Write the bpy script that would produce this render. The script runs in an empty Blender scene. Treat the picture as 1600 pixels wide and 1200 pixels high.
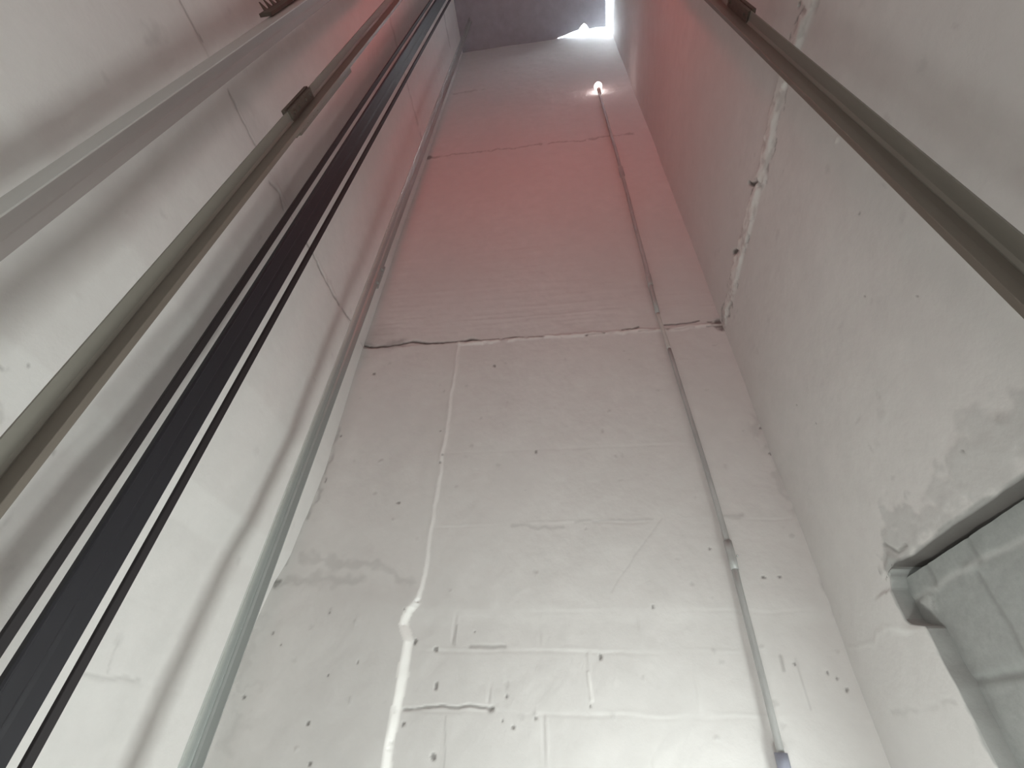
import bpy, bmesh, math, random
import numpy as np
from mathutils import Vector, Matrix

scn = bpy.context.scene
C = scn.collection

# ------------------------------------------------------------------ camera
# metres; the camera is at the origin, X to the right wall, Y to the back wall, Z up
YAW, EL, ROLL, FPX = -0.160930341, 0.705127479, 0.0455530945, 730.87
F = Vector((math.sin(YAW)*math.cos(EL), math.cos(YAW)*math.cos(EL), math.sin(EL)))
R = Vector((math.cos(YAW), -math.sin(YAW), 0)); U = R.cross(F)
R2 = R*math.cos(ROLL) + U*math.sin(ROLL); U2 = U*math.cos(ROLL) - R*math.sin(ROLL)
cam_d = bpy.data.cameras.new('camera'); cam = bpy.data.objects.new('camera', cam_d); C.objects.link(cam)
cam.matrix_world = Matrix(((R2.x, U2.x, -F.x, 0), (R2.y, U2.y, -F.y, 0), (R2.z, U2.z, -F.z, 0), (0, 0, 0, 1)))
cam_d.sensor_width = 36.0; cam_d.lens = FPX/1600*36; cam_d.clip_start = 0.02; cam_d.clip_end = 100
scn.camera = cam

# ------------------------------------------------------------------ world, lights, exposure
scn.view_settings.view_transform = 'Standard'; scn.view_settings.look = 'None'
scn.view_settings.gamma = 1.0; scn.view_settings.exposure = 0.13; scn.view_settings.use_curve_mapping = False
w = bpy.data.worlds.new('sky'); scn.world = w; w.use_nodes = True
w.node_tree.nodes['Background'].inputs[0].default_value = (0.86, 0.94, 1.0, 1)
w.node_tree.nodes['Background'].inputs[1].default_value = 19.0

def area(name, loc, direction, sx, sy, power, col=(1, 1, 1)):
    l = bpy.data.lights.new(name, 'AREA'); l.shape = 'RECTANGLE'; l.size = sx; l.size_y = sy
    l.energy = power; l.color = col
    o = bpy.data.objects.new(name, l); C.objects.link(o); o.location = loc
    o.rotation_euler = Vector(direction).to_track_quat('-Z', 'Y').to_euler()
    return o
# daylight through the pit doorway in the right wall, below the blockwork
area('pit_doorway_daylight', (1.17, 1.12, -0.82), (-1, 0.2, 0.25), 0.85, 0.95, 38, (0.945, 1.0, 0.97))
# added fill light for the lower right of the shaft, fixture built below
area('added_pit_fill', (0.283, 0.936, -0.72), (0.55, 0.6, 0.5), 0.34, 0.24, 5.8, (0.96, 1.0, 0.98))
# added fill lights in the unseen front wall openings, brightening the shaft
area('added_landing_fill', (-0.2, -0.86, 1.0), (0, 1, -0.1), 0.9, 1.9, 4.2, (0.98, 0.99, 0.97))
area('added_landing_fill', (-0.2, -0.86, 4.6), (0, 1, 0.0), 0.9, 1.9, 1.6, (1.0, 0.90, 0.87))
# added red light on the unseen front wall, tinting the upper shaft
area('added_red_fill', (-0.1, -0.60, 4.5), (0, 1, 0.05), 0.30, 0.22, 9, (1.0, 0.07, 0.06))

FLOOR, CEIL = -1.3, 8.87
XL, XR, YB, YF = -1.38, 0.955, 2.1, -0.7

# ------------------------------------------------------------------ tagging
def tag(o, label=None, cat=None, group=None, kind=None):
    if label: o['label'] = label
    if cat: o['category'] = cat
    if group: o['group'] = group
    if kind: o['kind'] = kind
    return o
def empty(name, loc, **k):
    o = bpy.data.objects.new(name, None); C.objects.link(o); o.location = loc; o.empty_display_size = 0.1
    return tag(o, **k)
def link_mesh(name, me, mat, parent=None):
    o = bpy.data.objects.new(name, me); C.objects.link(o)
    if mat: me.materials.append(mat)
    if parent:
        o.parent = parent; o.location = -Vector(parent.location)
    return o

# ------------------------------------------------------------------ materials
def new_mat(name):
    m = bpy.data.materials.new(name); m.use_nodes = True
    nt = m.node_tree; return m, nt, nt.nodes['Principled BSDF']
def noise(nt, scale, detail=4, rough=0.55, vec=None):
    n = nt.nodes.new('ShaderNodeTexNoise'); n.inputs['Scale'].default_value = scale
    n.inputs['Detail'].default_value = detail; n.inputs['Roughness'].default_value = rough
    if vec: nt.links.new(vec, n.inputs['Vector'])
    return n
def mix(nt, fac, a, b, mode='MIX'):
    n = nt.nodes.new('ShaderNodeMix'); n.data_type = 'RGBA'; n.blend_type = mode
    for s, v in ((n.inputs['Factor'], fac), (n.inputs['A'], a), (n.inputs['B'], b)):
        if hasattr(v, 'is_linked') or isinstance(v, bpy.types.NodeSocket): nt.links.new(v, s)
        elif isinstance(v, (int, float)): s.default_value = v
        else: s.default_value = (*v, 1)
    return n.outputs['Result']
def ramp(nt, src, a, b, ca=(0, 0, 0), cb=(1, 1, 1)):
    r = nt.nodes.new('ShaderNodeValToRGB'); r.color_ramp.elements[0].position = a; r.color_ramp.elements[1].position = b
    r.color_ramp.elements[0].color = (*ca, 1); r.color_ramp.elements[1].color = (*cb, 1)
    nt.links.new(src, r.inputs[0]); return r.outputs[0]

def plaster_mat():
    m, nt, p = new_mat('white_plaster')
    tc = nt.nodes.new('ShaderNodeTexCoord'); ob = tc.outputs['Object']
    att = nt.nodes.new('ShaderNodeAttribute'); att.attribute_name = 'wear_shade'
    sep = nt.nodes.new('ShaderNodeSeparateColor'); nt.links.new(att.outputs['Color'], sep.inputs[0])
    base = mix(nt, ramp(nt, noise(nt, 1.3, 3, .5, ob).outputs['Fac'], .35, .7), (0.81, 0.795, 0.775), (0.77, 0.757, 0.738))
    fine = ramp(nt, noise(nt, 9, 5, .65, ob).outputs['Fac'], .35, .75)
    base = mix(nt, fine, base, (0.75, 0.737, 0.718))
    raw = mix(nt, noise(nt, 60, 4, .7, ob).outputs['Fac'], (0.33, 0.34, 0.33), (0.47, 0.485, 0.47))
    c = mix(nt, sep.outputs[1], base, raw)
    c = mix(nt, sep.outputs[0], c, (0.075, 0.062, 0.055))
    c = mix(nt, sep.outputs[2], c, (0.93, 0.92, 0.89))
    nt.links.new(c, p.inputs['Base Color']); p.inputs['Roughness'].default_value = 0.72
    p.inputs['Specular IOR Level'].default_value = 0.3
    b1 = nt.nodes.new('ShaderNodeBump'); b1.inputs['Strength'].default_value = 0.18; b1.inputs['Distance'].default_value = 0.01
    nt.links.new(noise(nt, 22, 6, .6, ob).outputs['Fac'], b1.inputs['Height'])
    nt.links.new(b1.outputs[0], p.inputs['Normal'])
    return m
def flat_mat(name, col, rough=.7, metal=0, var=0.25, scale=30, bump=.1, stretch=None):
    m, nt, p = new_mat(name)
    tc = nt.nodes.new('ShaderNodeTexCoord'); v = tc.outputs['Object']
    if stretch:
        mp = nt.nodes.new('ShaderNodeMapping'); mp.inputs['Scale'].default_value = stretch
        nt.links.new(v, mp.inputs['Vector']); v = mp.outputs[0]
    n = noise(nt, scale, 5, .6, v)
    c = mix(nt, n.outputs['Fac'], tuple(x*(1-var) for x in col), tuple(min(1, x*(1+var)) for x in col))
    nt.links.new(c, p.inputs['Base Color']); p.inputs['Roughness'].default_value = rough; p.inputs['Metallic'].default_value = metal
    b = nt.nodes.new('ShaderNodeBump'); b.inputs['Strength'].default_value = bump; b.inputs['Distance'].default_value = .003
    nt.links.new(n.outputs['Fac'], b.inputs['Height']); nt.links.new(b.outputs[0], p.inputs['Normal'])
    return m
M_PL = plaster_mat()
M_CONC = flat_mat('bare_concrete', (0.50, 0.51, 0.56), .9, 0, .2, 8, .3)
M_FLOOR = flat_mat('pit_floor_concrete', (0.50, 0.50, 0.48), .9, 0, .15, 6, .3)
M_OLIVE = flat_mat('olive_painted_rail_steel', (0.27, 0.26, 0.225), .5, .15, .12, 14, .12, (1, 1, .15))
M_OLIVED = flat_mat('dark_greased_rail_steel', (0.22, 0.195, 0.165), .45, .3, .2, 14, .12, (1, 1, .12))
M_PLATE = flat_mat('brown_rusted_steel', (0.13, 0.105, 0.085), .7, .2, .35, 40, .25)
M_GALV = flat_mat('galvanised_steel', (0.38, 0.40, 0.39), .42, .3, .06, 10, .04, (1, 1, .1))
M_GALVB = flat_mat('machined_bright_steel', (0.72, 0.76, 0.74), .25, .8, .05, 10, .03, (1, 1, .1))
M_GALVD = flat_mat('dull_brown_grey_steel', (0.37, 0.345, 0.33), .5, .2, .1, 10, .04, (1, 1, .1))
M_GALV2 = flat_mat('pale_galvanised_steel', (0.58, 0.58, 0.56), .42, .25, .06, 10, .04, (1, 1, .1))
M_BLACK = flat_mat('black_rubber', (0.013, 0.013, 0.018), .5, 0, .25, 20, .03, (1, 1, .08))
M_BLACKT = flat_mat('black_coated_cord', (0.014, 0.011, 0.013), .6, 0, .25, 20, .03, (1, 1, .08))
M_PIPE = flat_mat('grey_galvanised_conduit', (0.52, 0.53, 0.52), .5, .25, .4, 26, .1, (1, 1, .2))
M_PIPEW = flat_mat('conduit_smeared_with_white_paint', (0.66, 0.65, 0.62), .7, 0, .1, 30, .1)
M_PIPEB = flat_mat('blue_grey_plastic', (0.36, 0.38, 0.46), .5, 0, .1, 20, .05)
mb, nt, p = new_mat('lit_bulb_glass')
p.inputs['Base Color'].default_value = (1, 1, 1, 1)
p.inputs['Emission Color'].default_value = (1, .93, .92, 1); p.inputs['Emission Strength'].default_value = 4
M_BULB = mb

# ------------------------------------------------------------------ noise on numpy grids
def vnoise(x, y, s, seed):
    g = np.random.RandomState(seed).rand(256, 256)
    u, v = x/s + 1000.3, y/s + 1000.7
    i, j = np.floor(u).astype(int), np.floor(v).astype(int); a, b = u-i, v-j
    a = a*a*(3-2*a); b = b*b*(3-2*b); i %= 256; j %= 256; i1 = (i+1) % 256; j1 = (j+1) % 256
    return (g[i, j]*(1-a)*(1-b) + g[i1, j]*a*(1-b) + g[i, j1]*(1-a)*b + g[i1, j1]*a*b)*2-1
def fbm(x, y, s, seed, n=3):
    return sum(vnoise(x, y, s/2**k, seed+k)/2**k for k in range(n))
def sstep(a, b, x):
    t = np.clip((x-a)/(b-a), 0, 1); return t*t*(3-2*t)

class Field:
    """height field h(u, v) with wear channels (r also holds painted shade): r dirt, g bare cement, b thick white paint"""
    def __init__(s, us, vs):
        s.u, s.v = us, vs; s.U, s.V = np.meshgrid(us, vs, indexing='ij')
        s.pad = 0; s.h = np.zeros_like(s.U); s.w = np.zeros(s.U.shape+(3,))
    def win(s, u0, u1, v0, v1):
        p = s.pad; i0, i1 = np.searchsorted(s.u, [u0-p, u1+p]); j0, j1 = np.searchsorted(s.v, [v0-p, v1+p])
        return slice(i0, i1), slice(j0, j1)
    def line(s, pts, wid, dirt_shade=0., dep=0., ch=0, jit=.0, seed=1, soft=.5, broken=0., su=1., sv=1.):
        pts = [tuple(q) for q in pts]; pad = wid*3+jit*2
        us = [q[0] for q in pts]; vs = [q[1] for q in pts]
        W = s.win(min(us)-pad, max(us)+pad, min(vs)-pad, max(vs)+pad)
        u, v = s.U[W], s.V[W]
        if u.size == 0: return
        if jit:
            u2 = u + jit*fbm(u, v, .06, seed); v = v + jit*fbm(u, v, .06, seed+9); u = u2
        d = np.full(u.shape, 9.)
        for (a, b), (c, e) in zip(pts[:-1], pts[1:]):
            L = (c-a)**2+(e-b)**2+1e-12; t = np.clip(((u-a)*(c-a)+(v-b)*(e-b))/L, 0, 1)
            d = np.minimum(d, np.hypot((u-a-t*(c-a))*su, (v-b-t*(e-b))*sv))
        k = 1-sstep(wid*(1-soft), wid*(1+soft), d)
        if broken: k = k*sstep(broken-.25, broken+.15, fbm(u, v, .05, seed+21, 2)*.5+.5)
        s.h[W] += dep*k; s.w[W][..., ch] = np.maximum(s.w[W][..., ch], dirt_shade*k)
    def blob(s, c, ru, rv, dirt_shade=0., dep=0., ch=0, jag=.3, seed=3, soft=.35):
        W = s.win(c[0]-ru*2, c[0]+ru*2, c[1]-rv*2, c[1]+rv*2); u, v = s.U[W], s.V[W]
        if u.size == 0: return
        d = np.hypot((u-c[0])/ru, (v-c[1])/rv) + jag*fbm(u+seed, v, min(ru, rv)*.9, seed)
        k = 1-sstep(1-soft, 1+soft, d)
        s.h[W] += dep*k; s.w[W][..., ch] = np.maximum(s.w[W][..., ch], dirt_shade*k)
    def build(s, name, place, mat, parent=None, thick=.14, drop=None, flip=False):
        nu, nv = s.U.shape
        co = place(s.U, s.V, s.h).reshape(-1, 3)
        idx = np.arange(nu*nv).reshape(nu, nv)
        q = np.stack([idx[:-1, :-1], idx[1:, :-1], idx[1:, 1:], idx[:-1, 1:]], -1).reshape(-1, 4)
        if flip: q = q[:, ::-1]
        if drop is not None: q = q[~drop(s.U, s.V).reshape(-1)]
        # solid backing behind the worked face
        e = []
        u0, u1, v0, v1 = s.u[0], s.u[-1], s.v[0], s.v[-1]
        if drop is None:
            A = np.array([[u0, u1, u1, u0, u0, u1, u1, u0]]).T.ravel(); B = np.array([v0, v0, v1, v1, v0, v0, v1, v1])
            H = np.array([-.05]*4+[-thick]*4, float)
            e = place(A.astype(float), B.astype(float), H).reshape(-1, 3); n = len(co)
            bq = np.array([[0, 1, 2, 3], [4, 5, 6, 7], [0, 1, 5, 4], [1, 2, 6, 5], [2, 3, 7, 6], [3, 0, 4, 7]])+n
            co = np.vstack([co, e]); q = np.vstack([q, bq])
        me = bpy.data.meshes.new(name)
        me.vertices.add(len(co)); me.vertices.foreach_set('co', co.astype(np.float32).ravel())
        me.loops.add(q.size); me.loops.foreach_set('vertex_index', q.astype(np.int32).ravel())
        me.polygons.add(len(q)); me.polygons.foreach_set('loop_start', np.arange(0, q.size, 4, dtype=np.int32))
        sharp = np.zeros(len(q), bool)
        me.update(calc_edges=True)
        # faces that stand steeply out of the wall stay crisp
        P = co[q]; nrm = np.cross(P[:, 1]-P[:, 0], P[:, 3]-P[:, 0]); nrm /= np.linalg.norm(nrm, axis=1)[:, None]+1e-12
        ax = np.abs(nrm).mean(0).argmax(); sharp = np.abs(nrm[:, ax]) < .6
        at = me.attributes.new('sharp_face', 'BOOLEAN', 'FACE'); at.data.foreach_set('value', sharp)
        col = me.attributes.new('wear_shade', 'FLOAT_COLOR', 'POINT')
        cc = np.zeros((len(co), 4), np.float32); cc[:nu*nv, :3] = np.clip(s.w.reshape(-1, 3), 0, 1); cc[:, 3] = 1
        col.data.foreach_set('color', cc.ravel())
        me.validate(); return link_mesh(name, me, mat, parent)

def graded(segs):
    out = []
    for a, b, st in segs: out.append(np.arange(a, b-1e-9, st))
    out.append(np.array([segs[-1][1]])); return np.concatenate(out)

# ------------------------------------------------------------------ back wall
f = Field(graded([(-1.50, 1.03, .006)]), graded([(FLOOR, -.05, .05), (-.05, 1.2, .005), (1.2, 2.5, .007), (2.5, 5.3, .014), (5.3, CEIL+.02, .03)]))
U_, V_ = f.U, f.V
f.h += .004*fbm(U_, V_, .55, 5, 3) + .0012*fbm(U_, V_, .09, 8, 3)
low = 1-sstep(2.19, 2.21, V_ + .008*fbm(U_, V_, .08, 31))
f.h += .004*low                                                     # the lower storey stands slightly proud of the beam
edge = np.interp(V_, [-2, .02, .43, .49, .545, .60, .66, 1.3, 2.2], [-.745, -.745, -.745, -.772, -.758, -.715, -.71, -.703, -.712]) + .006*fbm(U_*0+.3, V_, .12, 44)
lower = 1-sstep(.49, .58, V_ + .01*fbm(U_, V_, .2, 51)); lowc = 1-sstep(.4, .9, V_)          # recessed blockwork under the band
wid = np.where(V_ < .58, .031, .013)*(1+.25*vnoise(U_*0, V_, .05, 45))
colm = 1-sstep(0, 1, (U_-edge)/wid)
f.h += low*colm*(.010-.005*sstep(.55, .7, V_)) + lowc*colm*.010 - lower*(1-colm)*.004
k = (np.abs(U_-edge-wid*.5) < wid*.62)
f.w[..., 2] = np.maximum(f.w[..., 2], np.where(k & (V_ < .56), .75, np.where(k, .22, 0))*low)
f.h += low*.004*np.exp(-((U_-edge)/.012)**2)*(.6+.4*vnoise(U_, V_, .03, 61))*sstep(.6, 1.2, V_)
# block joints in the lower storey
right = 1-colm
def joint_h(z, amp, seed):
    f.h += right*amp*np.exp(-((V_-z-.006*fbm(U_, V_, .15, seed))/.006)**2)*np.clip(vnoise(U_, V_, .14, seed+3)*1.1+.35, -.2, 1)*.7
    f.h -= right*abs(amp)*1.1*np.exp(-((V_-z+.010-.006*fbm(U_, V_, .15, seed))/.006)**2)*sstep(-.4, .6, vnoise(U_, V_, .25, seed+7))
for z, a in ((.205, .0012), (.41, .0010), (.01, .0014), (.557, .0006), (.94, .001), (1.35, .0007)): joint_h(z, a, int(z*1000)+5)
def joint_v(x, z0, z1, amp, seed):
    m = sstep(z0, z0+.02, V_)*(1-sstep(z1-.02, z1, V_))*right
    f.h += m*amp*np.clip(.45+vnoise(U_, V_, .07, seed+4), 0, 1.2)*(np.exp(-((U_-x-.004*fbm(U_, V_, .08, seed))/.005)**2) - 1.1*np.exp(-((U_-x+.011-.004*fbm(U_, V_, .08, seed))/.005)**2))
for x in (-.53, -.155, .21, .58): joint_v(x, .0, .205, .0013, int(x*99)+300)
for x in (-.362, .012, .40, .77): joint_v(x, .21, .41, .0032 if x == .012 else .0013, int(x*99)+500)
for x in (-.53, -.17, .22, .62): joint_v(x, .415, .55, .0025 if x < -.5 else .0012, int(x*99)+700)
# board marks and trowel ridges on the upper storeys
for i, z in enumerate((2.405, 2.605, 2.50, 2.75, 2.93, 3.2, 3.5, 3.8, 4.2, 4.6, 5.6, 6.3, 7.0)):
    f.h += (1-low)*.0016*np.exp(-((V_-z-.01*fbm(U_, V_*0, .6, i*7))/.009)**2)*sstep(-.5, .6, vnoise(U_, V_*0+z, .5, i))
f.h += (1-low)*.0010*vnoise(U_*.12, V_, .02, 77)*sstep(2.2, 2.4, V_)
# ledge crack, mortar bead and dashes at the first slab line
f.line([(-.70, 2.187), (-.3, 2.188), (.2, 2.186), (.6, 2.186), (.95, 2.19)], .014, .75, .006, 2, .010, 14, .7, .30)
f.line([(-1.384, 2.236), (-1.296, 2.209), (-1.183, 2.211), (-1.031, 2.239), (-.906, 2.208), (-.762, 2.206), (-.633, 2.217), (-.558, 2.204)], .009, .85, -.008, 0, .006, 2, .7)
f.line([(-1.384, 2.25), (-1.296, 2.215), (-1.1, 2.225)], .03, .35, 0, 0, .02, 5, .9)
for i, l in enumerate([[(-.558, 2.204), (-.355, 2.209), (-.146, 2.198)], [(.119, 2.176), (.24, 2.187)], [(.35, 2.205), (.403, 2.217)], [(.45, 2.180), (.551, 2.182)], [(.45, 2.22), (.40, 2.20)],
                       [(.60, 2.18), (.79, 2.186)], [(.60, 2.225), (.82, 2.235)], [(.86, 2.184), (.965, 2.198)], [(.88, 2.225), (.96, 2.24)]]):
    f.line(l, .006, .75, -.004, 0, .006, 20+i, .7, .38)
f.blob((.945, 2.21), .035, .05, .75, -.006, 0, .5, 4, .6)
f.blob((-1.30, 2.30), .12, .12, .16, 0, 0, .5, 5, .9)
f.line([(-1.376, 5.097), (-1.152, 5.115), (-.87, 5.101), (-.456, 5.096), (-.118, 5.111), (.212, 5.08), (.8, 5.09)], .014, .30, -.004, 0, .02, 12, .6, .22)
f.blob((-1.36, 5.10), .03, .05, .6, 0)
f.line([(-1.35, 7.0), (-.9, 7.02)], .02, .2, 0, 0, .02, 15, .8, .4)
# stains, scuffs, joints showing dark, one painted corner shadow
f.line([(-1.304, .786), (-1.155, .745), (-1.033, .764), (-.899, .727), (-.764, .656)], .018, .13, 0, 0, .03, 6, .9)
f.line([(-1.417, .668), (-1.201, .687), (-1.014, .691)], .022, .15, 0, 0, .03, 7, .9)
f.line([(-1.43, .50), (-1.40, .30), (-1.35, .10)], .04, .10, 0, 0, .05, 8, .9, .3)
f.line([(-1.44, .67), (-1.40, .66)], .014, .6, 0, 0, .02, 9, .8)
f.line([(-.701, .200), (-.555, .209), (-.493, .208), (-.444, .215), (-.377, .211), (-.363, .209)], .004, .5, -.005, 0, .004, 11, .8, .12)
f.blob((-.365, .207), .012, .008, .5, -.004)
f.line([(-.463, .42), (-.318, .419)], .007, .28, -.002, 0, .004, 12, .9)
f.line([(-.31, .924), (-.069, .915)], .008, .16, 0, 0, .01, 13, .9)
f.line([(-.008, .939), (.342, .940)], .005, .14, 0, 0, .006, 14, .9)
f.line([(.651, .944), (.735, .948)], .010, .16, 0, 0, .01, 15, .9)
f.line([(.385, .945), (.282, .827), (.122, .624)], .003, .10, -.001, 0, .003, 16, .9)
f.line([(-.528, .492), (-.530, .42)], .004, .25, -.001, 0, .002, 17, .9)
f.line([(.717, .394), (.715, .347)], .006, .32, 0, 0, .004, 18, .9)
f.line([(.770, .384), (.769, .228)], .0025, .2, 0, 0, .001, 19, .9)
f.line([(-.534, .18), (-.52, .031)], .003, .18, 0, 0, .002, 23, .9)
f.line([(.909, 1.474), (.965, 1.153), (.95, .9)], .022, .14, 0, 0, .03, 24, .9, .3)
f.line([(.97, .66), (.97, .56)], .012, .3, 0, 0, .02, 25, .9)  # shadow in the right corner, painted as a dark streak
f.line([(-1.345, 1.55), (-1.34, 1.1), (-1.40, .75)], .010, .25, -.003, 0, .012, 26, .9, .35)
rs = random.Random(4)
pits = [(-1.233, 1.961, 9), (-.455, 1.966, 8), (-.894, 1.056, 7, 2.2), (-.195, 1.326, 7, .6), (-1.031, .302, 3), (-1.064, .145, 6), (-1.365, .222, 7), (-1.334, .455, 5), (-1.098, .536, 4), (-.917, .349, 4),
        (-.606, .403, 8), (-.585, .275, 8, .6), (-.698, .43, 8), (-.733, .195, 8), (-.694, .154, 6), (-.566, .06, 9), (-1.019, .026, 6), (-.306, .248, 5), (-.196, .181, 5), (-.278, .153, 6), (.056, .383, 8), (-.317, .171, 4),
        (.744, .677, 6, 1.8), (.805, .679, 5, 1.8), (.864, .341, 5), (.89, .325, 4), (.908, .289, 5), (.762, .37, 5), (.283, .566, 5), (-.733, 1.486, 5), (-1.322, 1.483, 6), (-1.376, 1.378, 6), (-1.328, 1.199, 7, .3),
        (.947, 1.412, 6), (.95, 1.26, 7), (.56, .80, 4), (.005, .225, 4), (-.758, .546, 7), (-.754, .493, 4), (-.73, .097, 6), (-.73, .075, 6), (-.70, 1.33, 5), (-.705, 1.28, 5), (-1.28, .41, 4), (-.45, .47, 3)]
for i, q in enumerate(pits):
    r = q[2]*.00105; a = q[3] if len(q) > 3 else 1.
    f.blob((q[0], q[1]), r*a**.5, r/a**.5*1.15, .62, -.003, 0, .35, i+3, .35)
for i in range(60):
    f.blob((rs.uniform(-1.3, .93), rs.uniform(0, 2.1)), rs.uniform(.004, .012), rs.uniform(.004, .012), rs.uniform(.05, .16), rs.uniform(-.002, .003), 0, .5, i, .6)
f.line([(.005, .33), (.012, .24)], .004, .9, .003, 2, .002, 40)
def place_back(u, v, h): return np.stack([u, YB-h, v], -1)
o = f.build('wall_back', place_back, M_PL); tag(o, 'white plastered back wall of the lift shaft with a cracked slab line', kind='structure')

# ------------------------------------------------------------------ left wall
f = Field(graded([(YF-.02, 0, .04), (0, 2.13, .008)]), graded([(FLOOR, -.05, .05), (-.05, 2.6, .008), (2.6, CEIL+.02, .03)]))
U_, V_ = f.U, f.V
f.h += .004*fbm(U_, V_, .6, 105, 3) + .001*fbm(U_, V_, .1, 108, 3)
prof = lambda z: np.interp(z, [FLOOR, .14, .43, .67, .80, 1.25, 1.5, 2.21, 2.24, 9], [-1.455, -1.452, -1.44, -1.418, -1.385, -1.352, -1.36, -1.378, -1.383, -1.383])
for z, a in ((.205, .002), (.41, .002), (.62, .0015)):
    f.h += a*np.exp(-((V_-z-.006*fbm(U_, V_, .15, int(z*99)))/.006)**2)*vnoise(U_, V_, .2, int(z*77))
cr = dict(jit=.008, soft=.8)
f.line([(1.90, 2.235), (1.861, 2.23), (1.636, 2.198), (1.462, 2.196), (1.344, 2.213), (1.279, 2.207)], .0065, .55, -.006, seed=3, broken=.1, **cr)
f.line([(1.046, 2.161), (.999, 2.2), (.939, 2.18), (.917, 2.169)], .006, .5, -.005, seed=4, **cr)
f.line([(.77, 2.214), (.687, 2.218), (.583, 2.223), (.534, 2.225)], .0055, .5, -.005, seed=5, broken=.15, **cr)
f.line([(.36, 2.223), (.286, 2.216), (.227, 2.22)], .0045, .45, -.004, seed=6, broken=.15, **cr)
f.line([(2.1, 2.22), (1.2, 2.20), (.2, 2.22)], .006, .16, -.003, seed=7, broken=.3, **cr)
f.blob((.97, 2.24), .14, .10, .12, 0, jag=.5, soft=.9); f.blob((.68, 2.25), .12, .12, .12, 0, jag=.5, soft=.9)
f.blob((.276, 1.95), .03, .05, .14, 0, jag=.6, soft=.8)
f.line([(1.744, 7.85), (1.522, 7.84), (1.32, 7.879)], .03, .3, 0, seed=8, jit=.02, soft=.8)
f.line([(2.0, 5.1), (1.0, 5.1), (.2, 5.12)], .02, .25, -.004, seed=9, jit=.02, soft=.8, broken=.3)
for c in ((.699, .747), (.683, .742), (.72, .78)): f.blob(c, .005, .004, .4, -.001)
f.line([(.723, .669), (.74, .673), (.763, .661), (.776, .64)], .004, .18, 0, seed=11, **cr)
f.line([(.86, .672), (.93, .65)], .004, .3, 0, seed=12, **cr)
f.line([(1.377, .198), (1.497, .201), (1.603, .206)], .006, .16, -.002, seed=13, **cr)
f.line([(1.463, .298), (1.486, .216)], .004, .12, -.001, seed=14, **cr)
for i in range(40):
    f.blob((rs.uniform(.1, 2.05), rs.uniform(0, 2.6)), rs.uniform(.004, .02), rs.uniform(.004, .02), rs.uniform(.04, .12), rs.uniform(-.002, .002), 0, .5, i+50, .7)
def place_left(u, v, h): return np.stack([prof(v)+h, u, v], -1)
o = f.build('wall_left', place_left, M_PL, flip=True); tag(o, 'white plastered left wall behind the rails and cables', kind='structure')

# ------------------------------------------------------------------ right wall, with the blocked-up doorway
f = Field(graded([(YF-.02, .2, .03), (.2, 2.13, .006)]), graded([(FLOOR, -.05, .05), (-.05, 1.0, .006), (1.0, 2.6, .008), (2.6, CEIL+.02, .03)]))
# the grid follows the broken outline of the doorway: jamb curve against z, lintel curve against y
jc = lambda v: np.interp(v, [-2, .07, .226, .32, .375, .395, .410, .50, .53, .55, .60], [1.573, 1.573, 1.575, 1.578, 1.583, 1.645, 1.662, 1.664, 1.64, 1.600, 1.60]) + .005*fbm(v*0, v, .09, 71, 2)
lc = lambda u: np.interp(u, [-1, 1.041, 1.491, 1.58, 1.66], [.531, .531, .541, .548, .530]) + .004*fbm(u, u*0, .1, 73, 2)
iJ = np.searchsorted(f.u, 1.60); jL = np.searchsorted(f.v, .538)        # first column and row outside the hole
J0, L0 = (f.u[iJ-1]+f.u[iJ])/2, (f.v[jL-1]+f.v[jL])/2
u0, v0 = f.U.copy(), f.V.copy()
f.U = u0 + (jc(v0)-J0)*np.clip(1-np.abs(u0-J0)/.3, 0, 1)*(1-sstep(.8, 1.0, v0))
f.V = v0 + (lc(u0)-L0)*np.clip(1-np.abs(v0-L0)/.2, 0, 1)*(1-sstep(1.8, 2.0, u0))
f.U[iJ-1] = f.U[iJ]-.0008; f.V[:, jL-1] = f.V[:, jL]-.0008; f.pad = .1
U_, V_ = f.U, f.V
f.h += .005*fbm(U_, V_, .6, 205, 3) + .001*fbm(U_, V_, .1, 208, 3)
jamb, lint = jc(V_), lc(U_)
II, JJ = np.meshgrid(np.arange(len(f.u)), np.arange(len(f.v)), indexing='ij')
hole = (II < iJ) & (u0 > .30) & (JJ < jL)
f.h[~hole] += (.006*np.exp(-((U_-jamb-.05)/.05)**2)*(V_ < .5))[~hole]
# worn arris and cement smears round the hole, with lintel shade painted in
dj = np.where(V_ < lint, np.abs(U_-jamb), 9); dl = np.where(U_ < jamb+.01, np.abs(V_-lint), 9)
f.w[..., 1] = np.maximum(f.w[..., 1], .75*np.clip((.012+.006*fbm(U_, V_, .05, 75)-dj)/.006, 0, 1))
f.w[..., 1] = np.maximum(f.w[..., 1], .75*np.clip((.018+.012*fbm(U_, V_, .07, 76)-dl)/.010, 0, 1))
f.w[..., 0] = np.maximum(f.w[..., 0], .4*np.clip((.010-dl)/.006, 0, 1))  # edge darkened as part of the painted lintel shadow
for i, (y, z, ry, rz, a) in enumerate([(1.48, .65, .07, .05, .34), (1.43, .60, .08, .05, .36), (1.36, .585, .08, .03, .30), (1.24, .62, .08, .05, .26), (1.30, .585, .1, .03, .2), (1.10, .60, .09, .06, .30), (1.03, .64, .08, .06, .28), (.92, .60, .1, .05, .3), (1.55, .60, .05, .05, .4), (1.60, .58, .04, .03, .5)]):
    f.blob((y, z), ry, rz, a, .001, 1, .7, 80+i, .35)
f.blob((1.605, .545), .05, .03, .7, .006, 1, .5, 95, .4); f.line([(1.60, .61), (1.55, .57), (1.50, .575)], .005, .45, -.002, 0, .006, 96, .8)
f.h[hole] -= .10; f.w[hole, 1] = 1
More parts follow.
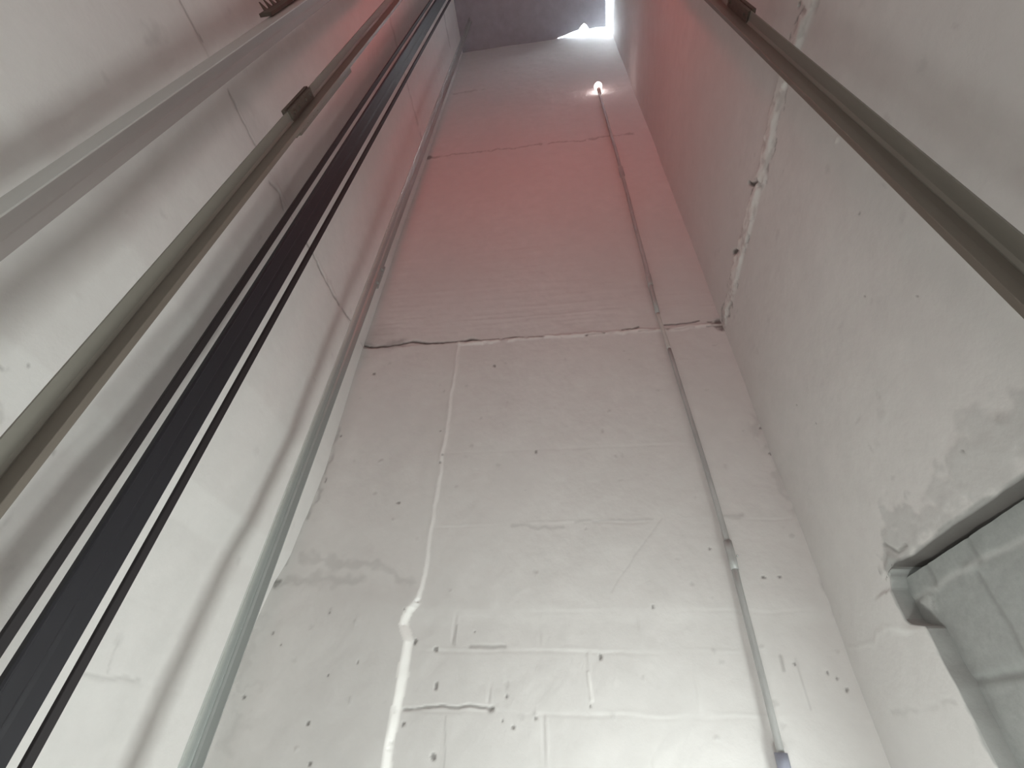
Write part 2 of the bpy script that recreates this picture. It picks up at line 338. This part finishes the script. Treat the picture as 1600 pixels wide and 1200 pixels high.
f.w[hole & (JJ >= jL-5), 0] = .95; f.w[(II < iJ) & (JJ == jL), 0] = .8; f.w[hole & (II >= iJ-2), 0] = .25; f.w[(II == iJ) & (JJ < jL), 1] = .8; f.w[(II == iJ) & (JJ < jL), 2] = 0  # lintel rows: raw dark mortar with the lintel's shadow painted in
for (y, z, s) in ((1.644, 1.123, 5), (1.713, 1.263, 5), (.923, 1.433, 4), (1.101, 1.234, 4), (1.119, .659, 5), (.95, 1.05, 4)): f.blob((y, z), s*.0009, s*.0009, .5, -.002)
f.blob((.807, 1.71), .014, .010, .9, .004, 2)
# rough mortar filling along the first slab line
m1 = [(2.05, 2.19), (1.62, 2.215), (1.22, 2.215), (.918, 2.255), (.75, 2.25), (.45, 2.19), (0.0, 2.2)]
f.line(m1, .044, .6, .010, 2, .014, 31, .35)
W = f.win(0, 2.1, 2.05, 2.4); k = f.w[W][..., 2]
rough = fbm(f.U[W], f.V[W], .045, 33, 3)
f.h[W] += k*.010*rough; f.w[W][..., 0] = np.maximum(f.w[W][..., 0], np.clip(k*1.5, 0, 1)*sstep(.15, .7, -rough)*.6)
f.line([(y, z-.046) for y, z in m1], .007, .55, -.004, 0, .03, 34, .8, .52)
f.line([(y, z+.046) for y, z in m1], .007, .55, -.004, 0, .03, 35, .8, .55)
f.line([(1.275, 2.33), (1.20, 2.20)], .012, .85, -.012, 0, .012, 36, .5)
f.line([(1.662, 2.30), (1.60, 2.235)], .011, .85, -.012, 0, .012, 37, .5)
f.blob((.556, 2.23), .012, .03, .8, -.01); f.blob((.55, 2.30), .008, .012, .7, -.01)
f.blob((2.03, 2.20), .05, .05, .65, -.006, 0, .6, 38, .5); f.blob((1.88, 2.20), .03, .04, .4, -.004, 0, .6, 39, .5)
for i in range(50):
    f.blob((rs.uniform(.3, 2.05), rs.uniform(.5, 2.6)), rs.uniform(.004, .02), rs.uniform(.004, .02), rs.uniform(.03, .11), rs.uniform(-.002, .002), 0, .5, i+150, .7)
f.line([(2.05, .41), (1.90, .40), (1.75, .415), (1.70, .41)], .007, .08, .0012, 2, .01, 41, .9)
f.line([(2.05, .205), (1.90, .21), (1.62, .20)], .007, .10, -.001, 0, .01, 42, .8, .3)
def drop_r(U, V):
    uc = (U[:-1, :-1]+U[1:, 1:])/2; vc = (V[:-1, :-1]+V[1:, 1:])/2
    return (uc < 1.53) & (uc > .34) & (vc < -.30)
def place_right(u, v, h): return np.stack([XR+.005*sstep(.4, 2.2, 2.2-v)-h, u, v], -1)
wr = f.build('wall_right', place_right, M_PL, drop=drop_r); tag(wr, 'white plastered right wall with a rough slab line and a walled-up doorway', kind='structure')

# grey block infill in the doorway, a recessed skin of its own
f = Field(graded([(.24, 1.70, .006)]), graded([(-.30, .527, .006)]))
U_, V_ = f.U, f.V
f.w[..., 1] = 1.0
f.h += .0012*fbm(U_, V_, .05, 305, 3) + .001*fbm(U_, V_, .3, 306, 2)
def joint(d, amp=.006): 
    k = np.exp(-(d/.011)**2); f.h[...] -= amp*k; return k
rows = [.46, .235, .03, -.17]
for i, z in enumerate(rows):
    zz = z + .010*fbm(U_, V_*0, .3, 310+i)
    k = np.exp(-((V_-zz)/.009)**2)
    if i == 0: f.h += .004*k*vnoise(U_, V_, .05, 5); f.w[..., 2] = np.maximum(f.w[..., 2], .22*k)
    else: f.h -= .004*k; f.w[..., 0] = np.maximum(f.w[..., 0], .35*k*sstep(-.3, .5, vnoise(U_, V_, .2, 9)))
bounds = [.60]+rows+[-.4]
vj = [[1.33, 1.53], [1.37, .97, .57], [1.17, .77, .37], [1.37, .97, .57], [1.17, .77]]
for r, xs in enumerate(vj):
    top, bot = bounds[r], bounds[r+1]
    for x in xs:
        m = sstep(bot, bot+.01, V_)*(1-sstep(top-.01, top, V_)); k = np.exp(-((U_-x-.006*fbm(U_, V_, .1, 330+r))/.008)**2)*m
        f.h -= .003*k; f.w[..., 0] = np.maximum(f.w[..., 0], .25*k)
f.blob((1.60, .44), .03, .025, .25, .004, 2, .5, 340)
def place_inf(u, v, h): return np.stack([XR+.048-h, u, v], -1)
o = f.build('block_infill', place_inf, M_PL, parent=wr, thick=.09); tag(o, 'bare grey concrete blocks closing the doorway')

# ------------------------------------------------------------------ generic solids
def box_bm(bm, x0, x1, y0, y1, z0, z1):
    r = bmesh.ops.create_cube(bm, size=1)
    for v in r['verts']:
        v.co = Vector(((x0+x1)/2+v.co.x*(x1-x0), (y0+y1)/2+v.co.y*(y1-y0), (z0+z1)/2+v.co.z*(z1-z0)))
    return r['verts']
def finish(name, bm, mat, parent=None, bevel=0, smooth=False):
    if bevel:
        bmesh.ops.bevel(bm, geom=list(bm.edges), offset=bevel, segments=2, affect='EDGES', profile=.6)
    bmesh.ops.recalc_face_normals(bm, faces=bm.faces)
    me = bpy.data.meshes.new(name); bm.to_mesh(me); bm.free()
    if smooth:
        for p_ in me.polygons: p_.use_smooth = True
    return link_mesh(name, me, mat, parent)
def solid(name, boxes, mat, parent=None, bevel=0):
    bm = bmesh.new()
    for b in boxes: box_bm(bm, *b)
    return finish(name, bm, mat, parent, bevel)

# floor, ceiling with its unfilled edge, front wall with openings added for the fill lights
tag(solid('floor', [(-1.6, 1.35, YF-.15, 2.25, FLOOR-.12, FLOOR)], M_FLOOR), 'concrete floor of the lift pit', kind='structure')
def slab():
    bm = bmesh.new()
    out = [(-1.5, YF-.1), (.86, YF-.1), (.866, 1.0), (.865, 1.7), (.875, 2.045), (.74, 2.03), (.62, 2.04), (.58, 1.985), (.545, 1.955), (.50, 1.985), (.46, 2.03), (.36, 2.045), (.24, 2.075), (.10, 2.10), (.02, 2.2), (-1.5, 2.2)]
    vb = [bm.verts.new((x, y, CEIL)) for x, y in out]; vt = [bm.verts.new((x, y, CEIL+.10)) for x, y in out]
    bm.faces.new(vb); bm.faces.new(vt[::-1])
    for i in range(len(out)):
        j = (i+1) % len(out); bm.faces.new((vb[i], vb[j], vt[j], vt[i]))
    return bm
tag(finish('ceiling', slab(), M_CONC), 'dark concrete slab over the shaft with daylight round its edge', kind='structure')
xs0, xs1, d0, d1 = -1.55, 1.05, -.68, .28
fr = [(xs0, d0, YF-.12, YF, FLOOR, CEIL), (d1, xs1, YF-.12, YF, FLOOR, CEIL)]
for z0, z1 in ((FLOOR, 0), (2.1, 3.6), (5.6, CEIL)): fr.append((d0, d1, YF-.12, YF, z0, z1))
tag(solid('wall_front', fr, M_PL), 'plastered front wall with doorways added for the fill lights', kind='structure')

# added unseen shells blocking sky light at the landing and pit doorways
lb = [(-1.0, .6, -1.62, -1.5, 0, 6.0), (-1.0, -.9, -1.5, YF-.1, 0, 6.0), (.5, .6, -1.5, YF-.1, 0, 6.0), (-1.0, .6, -1.62, YF-.1, -.1, 0), (-1.0, .6, -1.62, YF-.1, 6.0, 6.1)]
tag(solid('wall_landing_blocker', lb, M_PL), 'added plastered shell keeping sky light out of the landing doorways', kind='structure')
pb = [(1.70, 1.8, -.1, 1.9, FLOOR-.1, .75), (1.10, 1.8, -.1, 0, FLOOR-.1, .75), (1.10, 1.8, 1.8, 1.9, FLOOR-.1, .75), (1.10, 1.8, -.1, 1.9, .65, .75), (1.10, 1.8, -.1, 1.9, FLOOR-.1, FLOOR)]
tag(solid('wall_pit_blocker', pb, M_PL), 'added plastered shell keeping sky light out of the pit doorway', kind='structure')

# ------------------------------------------------------------------ extrusions along a (slightly leaning) vertical line
Z0, Z1 = FLOOR, CEIL
def extrude(name, prof, mat, parent, lean=((0, 0), (0, 0)), z0=Z0, z1=Z1, n=1, smooth=False, wob=0):
    """prof: closed outline (x, y); lean: offsets of the outline at z=0 and z=8"""
    bm = bmesh.new(); rings = []
    for i in range(n+1):
        z = z0+(z1-z0)*i/n; t = z/8
        dx = lean[0][0]*(1-t)+lean[1][0]*t; dy = lean[0][1]*(1-t)+lean[1][1]*t
        rings.append([bm.verts.new((x+dx, y+dy, z)) for x, y in prof])
    m = len(prof)
    for a, b in zip(rings[:-1], rings[1:]):
        for i in range(m):
            fc = bm.faces.new((a[i], a[(i+1) % m], b[(i+1) % m], b[i])); fc.smooth = smooth
    bm.faces.new(rings[0]); bm.faces.new(rings[-1][::-1])
    bmesh.ops.recalc_face_normals(bm, faces=bm.faces)
    me = bpy.data.meshes.new(name); bm.to_mesh(me); bm.free()
    return link_mesh(name, me, mat, parent)
def oriented(pts, cx, cy, ang):
    c, s = math.cos(ang), math.sin(ang); return [(cx+x*c-y*s, cy+x*s+y*c) for x, y in pts]
def bolt(parent, c, axis, r=.011, h=.009, mat=None):
    bm = bmesh.new()
    bmesh.ops.create_cone(bm, cap_ends=True, segments=6, radius1=r, radius2=r, depth=h)
    bmesh.ops.create_cone(bm, cap_ends=True, segments=12, radius1=r*.5, radius2=r*.5, depth=h*2.6)
    q = Vector(axis).to_track_quat('Z', 'Y').to_matrix().to_4x4()
    bmesh.ops.transform(bm, matrix=Matrix.Translation(c) @ q, verts=bm.verts)
    return finish('bolt', bm, mat or M_PLATE, parent)

def rail(cx, cy, ang, bw, hgt, lean, mats, label, group, bt=.009, st=.010, sw=.016):
    """T guide rail: local +y is the blade direction, base back face at the origin"""
    t = empty('guide_rail', (cx, cy, FLOOR), label=label, cat='guide rail', group=group)
    b = bw/2
    base = [(-b, 0), (b, 0), (b, bt*.6), (b*.35, bt), (st*.5+.003, bt+.004), (-st*.5-.003, bt+.004), (-b*.35, bt), (-b, bt*.6)]
    extrude('rail_base', oriented(base, cx, cy, ang), mats[0], t, lean)
    blade = [(-st/2, bt+.002), (st/2, bt+.002), (st/2, hgt-.030), (sw/2, hgt-.026), (sw/2, hgt-.001), (sw/2-.001, hgt), (-sw/2+.001, hgt), (-sw/2, hgt-.001), (-sw/2, hgt-.026), (-st/2, hgt-.030)]
    extrude('rail_blade', oriented(blade, cx, cy, ang), mats[1], t, lean)
    return t
def lean_at(lean, z):
    k = z/8; return lean[0][0]*(1-k)+lean[1][0]*k, lean[0][1]*(1-k)+lean[1][1]*k
def plate(t, cx, cy, ang, lean, x0, x1, y0, y1, z0, z1, mat, name='fishplate', bolts=()):
    dx, dy = lean_at(lean, (z0+z1)/2)
    pr = oriented([(x0, y0), (x1, y0), (x1, y1), (x0, y1)], cx+dx, cy+dy, ang)
    o = extrude(name, pr, mat, t, z0=z0, z1=z1)
    ax = (math.cos(ang+math.pi/2), math.sin(ang+math.pi/2), 0)
    for bx, bz, by in bolts:
        c = oriented([(bx, by)], cx+dx, cy+dy, ang)[0]; b = bolt(t, Vector((c[0], c[1], bz)), ax, mat=mat)
    return o
HP = math.pi/2
# main rail on the left, blade towards +x
lnL = ((0, .022), (0, -.032))
cxL, cyL = -1.054, .618
t = rail(cxL, cyL, -HP, .089, .062, lnL, (M_OLIVE, M_OLIVED), 'olive-painted lift guide rail on the left with a bolted joint, beside the black cables', 'car guide rails')
plate(t, cxL, cyL, -HP, lnL, -.052, .052, -.014, .001, 1.99, 2.27, M_PLATE, bolts=[(s*.030, z, .012) for s in (-1, 1) for z in (2.03, 2.09, 2.17, 2.23)])
plate(t, cxL, cyL, -HP, lnL, .008, .048, .005, .016, 2.0, 2.26, M_PLATE)
plate(t, cxL, cyL, -HP, lnL, -.050, -.030, -.002, .020, 2.0, 2.80, M_OLIVED, name='rail_clip')
# main rail on the right, blade towards -x
lnR = ((0, .006), (0, -.004))
cxR, cyR = .832, .625
t = rail(cxR, cyR, HP, .092, .064, lnR, (M_OLIVE, M_OLIVED), 'dark olive lift guide rail running up to the top right of the view', 'car guide rails')
plate(t, cxR, cyR, HP, lnR, -.052, .052, -.014, .001, 2.44, 2.74, M_PLATE, bolts=[(s*.030, z, .012) for s in (-1, 1) for z in (2.48, 2.70)])
plate(t, cxR, cyR, HP, lnR, -.048, -.008, .005, .016, 2.44, 2.74, M_PLATE)
# counterweight rails: blades face each other along the left wall
lnA = ((-.012, 0), (.022, 0))
cxA, cyA = -1.214, 1.722
t = rail(cxA, cyA, math.pi, .076, .060, lnA, (M_GALV, M_GALVB), 'slim galvanised counterweight rail standing near the back left corner', 'counterweight rails', bt=.006, st=.006, sw=.009)
plate(t, cxA, cyA, math.pi, lnA, -.046, .030, -.010, .001, 2.36, 2.58, M_GALV, bolts=[(-.036, 2.40, .005), (-.036, 2.54, .005)])
lnB = ((0, 0), (.008, .012))
cxB, cyB = -1.200, .366
t = rail(cxB, cyB, 0, .080, .074, lnB, (M_GALV2, M_GALVD), 'pale galvanised counterweight rail crossing the upper left of the view', 'counterweight rails', bt=.006, st=.007, sw=.010)
# toothed clip gripping the outer edge of that rail
bm = bmesh.new(); box_bm(bm, -1.272, -1.215, .352, .366, 2.56, 2.98)
for i in range(7):
    z = 2.60+i*.055
    vs = [bm.verts.new(q) for q in ((-1.262, .355, z), (-1.262, .355, z+.030), (-1.252, .355, z+.030), (-1.252, .355, z), (-1.285-.003*i, .322, z+.030), (-1.281-.003*i, .322, z+.034))]
    for fc in ((0, 1, 2, 3), (0, 4, 5, 1), (3, 2, 5, 4), (0, 3, 4), (1, 5, 2)): bm.faces.new([vs[k] for k in fc])
finish('toothed_clip', bm, M_PLATE, t)

# ------------------------------------------------------------------ black suspension cables between the counterweight rails
def rrect(hx, hy, r, n=3):
    pts = []
    for sx, sy, a0 in ((1, 1, 0), (-1, 1, 90), (-1, -1, 180), (1, -1, 270)):
        for k in range(n+1):
            a = math.radians(a0+90*k/n); pts.append((sx*(hx-r)+r*math.cos(a), sy*(hy-r)+r*math.sin(a)))
    return pts
def cable(name, y0, y8, hy, hx, mat, label, cat, group=None, x=-1.2):
    t = empty(name, (x, y0, FLOOR), label=label, cat=cat, group=group)
    extrude('cable_sheath', [(x+a, b) for a, b in rrect(hx, hy, min(hx, hy)*.5)], mat, t, ((0, y0), (0, y8)), smooth=False)
    return t
cable('suspension_cable', .938, .985, .0135, .006, M_BLACKT, 'narrow black cable on the left side of the wide black band', 'cable', 'narrow black cables')
cable('suspension_cable', 1.143, 1.195, .0135, .006, M_BLACKT, 'narrow black cable on the right side of the wide black band', 'cable', 'narrow black cables')
# the wide flat band: two half skins with a shallow valley
t = empty('flat_cable', (-1.2, 1.05, FLOOR), label='wide flat black band of cable between the two narrow black cables', cat='cable')
x0 = -1.2
pr = [(x0-.009, -.056), (x0-.009, .056), (x0-.004, .0575), (x0+.003, .0575), (x0+.007, .055), (x0+.007, .012), (x0+.0055, .002), (x0+.0055, -.002), (x0+.007, -.006), (x0+.007, -.046), (x0+.0095, -.049), (x0+.0095, -.052), (x0+.006, -.057), (x0-.006, -.0575)]
extrude('cable_sheath', pr, M_BLACK, t, ((0, 1.040), (0, 1.082)))

# ------------------------------------------------------------------ conduit with its lit bulb on the back wall
def tube_bm(pts, rad, seg=12):
    bm = bmesh.new(); rings = []
    P = [Vector(q) for q in pts]
    for i, q in enumerate(P):
        d = (P[min(i+1, len(P)-1)]-P[max(i-1, 0)]).normalized(); a = d.cross(Vector((0, 1, 0))).normalized(); b = d.cross(a)
        r = rad[i] if isinstance(rad, (list, tuple)) else rad
        rings.append([bm.verts.new(q+(a*math.cos(2*math.pi*k/seg)+b*math.sin(2*math.pi*k/seg))*r) for k in range(seg)])
    for A, B in zip(rings[:-1], rings[1:]):
        for k in range(seg): bm.faces.new((A[k], A[(k+1) % seg], B[(k+1) % seg], B[k]))
    bm.faces.new(rings[0]); bm.faces.new(rings[-1][::-1]); return bm
yc = YB-.034
cx = [(.617, FLOOR), (.617, .067), (.633, .765), (.613, 1.514), (.588, 2.10), (.582, 2.30), (.578, 4.282), (.549, 6.25)]
t = empty('conduit_pipe', (.617, yc, FLOOR), label='thin grey conduit running up the back wall to a lit bulb', cat='pipe')
def between(z):
    for (a, b), (c, d) in zip(cx[:-1], cx[1:]):
        if b <= z <= d: return a+(c-a)*(z-b)/(d-b)
    return cx[-1][0]
def run(name, z0, z1, rad, mat, n=14):
    zs = sorted(set([z0+(z1-z0)*i/n for i in range(n+1)]+[b for a, b in cx if z0 < b < z1]))
    return finish(name, tube_bm([(between(z)+.0015*math.sin(z*7), yc-(.002 if z < 2.2 else 0), z) for z in zs], rad, 12), mat, t, smooth=True)
run('pipe_length', FLOOR, .765, .0125, M_PIPE)
run('pipe_length', .765, 1.98, .0115, M_PIPE)
run('pipe_length', 1.98, 2.30, .0115, M_PIPEW)['label'] = 'pipe length smeared with white paint'
run('pipe_length', 2.30, 4.28, .0145, M_PIPE)
run('pipe_length', 4.28, 6.22, .0145, M_PIPE)
run('pipe_coupling', .70, .82, .0165, M_PIPE, 3)
run('pipe_coupling', 4.16, 4.30, .022, M_PIPE, 3)
run('pipe_coupling', 2.58, 2.70, .018, M_PIPE, 3)
run('pipe_coupling', FLOOR+.02, .105, .021, M_PIPEB, 4)['label'] = 'blue-grey pipe sleeve at the foot'
bm = bmesh.new(); bmesh.ops.create_uvsphere(bm, u_segments=12, v_segments=8, radius=.0045)
bmesh.ops.transform(bm, matrix=Matrix.Translation((.655, YB-.034, .757)), verts=bm.verts)
finish('coupling_screw', bm, M_GALVB, t, smooth=True)

lx, lz = .549, 6.22
t = empty('light_bulb', (lx, yc, lz), label='glowing white bulb at the top end of the conduit', cat='lamp')
finish('lamp_holder', tube_bm([(lx+.003, yc-.005, lz-.02), (lx+.001, yc-.01, lz+.05), (lx, yc-.015, lz+.09)], [.020, .022, .026], 14), flat_mat('white_lamp_holder_plastic', (.8, .78, .72), .5), t, smooth=True)
bm = tube_bm([(lx-.001, yc-.02, lz+.09+h) for h in (0, .025, .05, .08, .11, .135, .147)], [.022, .034, .045, .049, .041, .024, .006], 20)
finish('glass_globe', bm, M_BULB, t, smooth=True)
bl = bpy.data.lights.new('bulb_light', 'POINT'); bl.energy = .25; bl.color = (1, .45, .42); bl.shadow_soft_size = .05
bo = bpy.data.objects.new('bulb_light', bl); C.objects.link(bo); bo.location = (lx, yc-.14, lz+.2)

# ------------------------------------------------------------------ added fill lamp in the pit
t = empty('added_pit_lamp', (.25, .9, FLOOR), label='added black flood lamp on the pit floor that brightens the lower right', cat='lamp')
aim = Vector((.55, .6, .5)).normalized(); q = aim.to_track_quat('-Z', 'Y').to_matrix().to_4x4()
def lamp_part(name, boxes, mat, bevel=.004):
    bm = bmesh.new()
    for b in boxes: box_bm(bm, *b)
    bmesh.ops.bevel(bm, geom=list(bm.edges), offset=bevel, segments=2, affect='EDGES')
    bmesh.ops.transform(bm, matrix=Matrix.Translation((.25, .9, -.75)) @ q, verts=bm.verts)
    return finish(name, bm, mat, t)
lamp_part('housing', [(-.19, .19, -.14, .14, -.01, .05)]+[(-.17, .17, y, y+.008, .05, .075) for y in (-.11, -.07, -.03, .01, .05, .09)], M_BLACKT)
lamp_part('reflector', [(-.17, .17, -.12, .12, -.016, -.008)], M_GALVB, .002)
finish('stand', tube_bm([(.25, .9, FLOOR+.02), (.25, .9, -1.0), (.235, .885, -.79)], .012), M_BLACKT, t, smooth=True)
for a in (0, 1, 2):
    c, d = math.cos(a*2.094), math.sin(a*2.094)
    finish('foot', tube_bm([(.25, .9, FLOOR+.12), (.25+.16*c, .9+.16*d, FLOOR+.01)], .009), M_BLACKT, t, smooth=True)

# fixture for the added red light on the front wall
t = empty('added_red_lamp', (-.1, YF, 4.38), label='added red lamp on the front wall that tints the shaft', cat='lamp')
solid('housing', [(-.27, .07, YF, YF+.08, 4.37, 4.63)], M_BLACKT, t, .006)
ml, nt, p = new_mat('added_red_lens'); p.inputs['Base Color'].default_value = (.6, .02, .02, 1); p.inputs['Roughness'].default_value = .2
solid('lens', [(-.25, .05, YF+.078, YF+.088, 4.39, 4.61)], ml, t, .003)
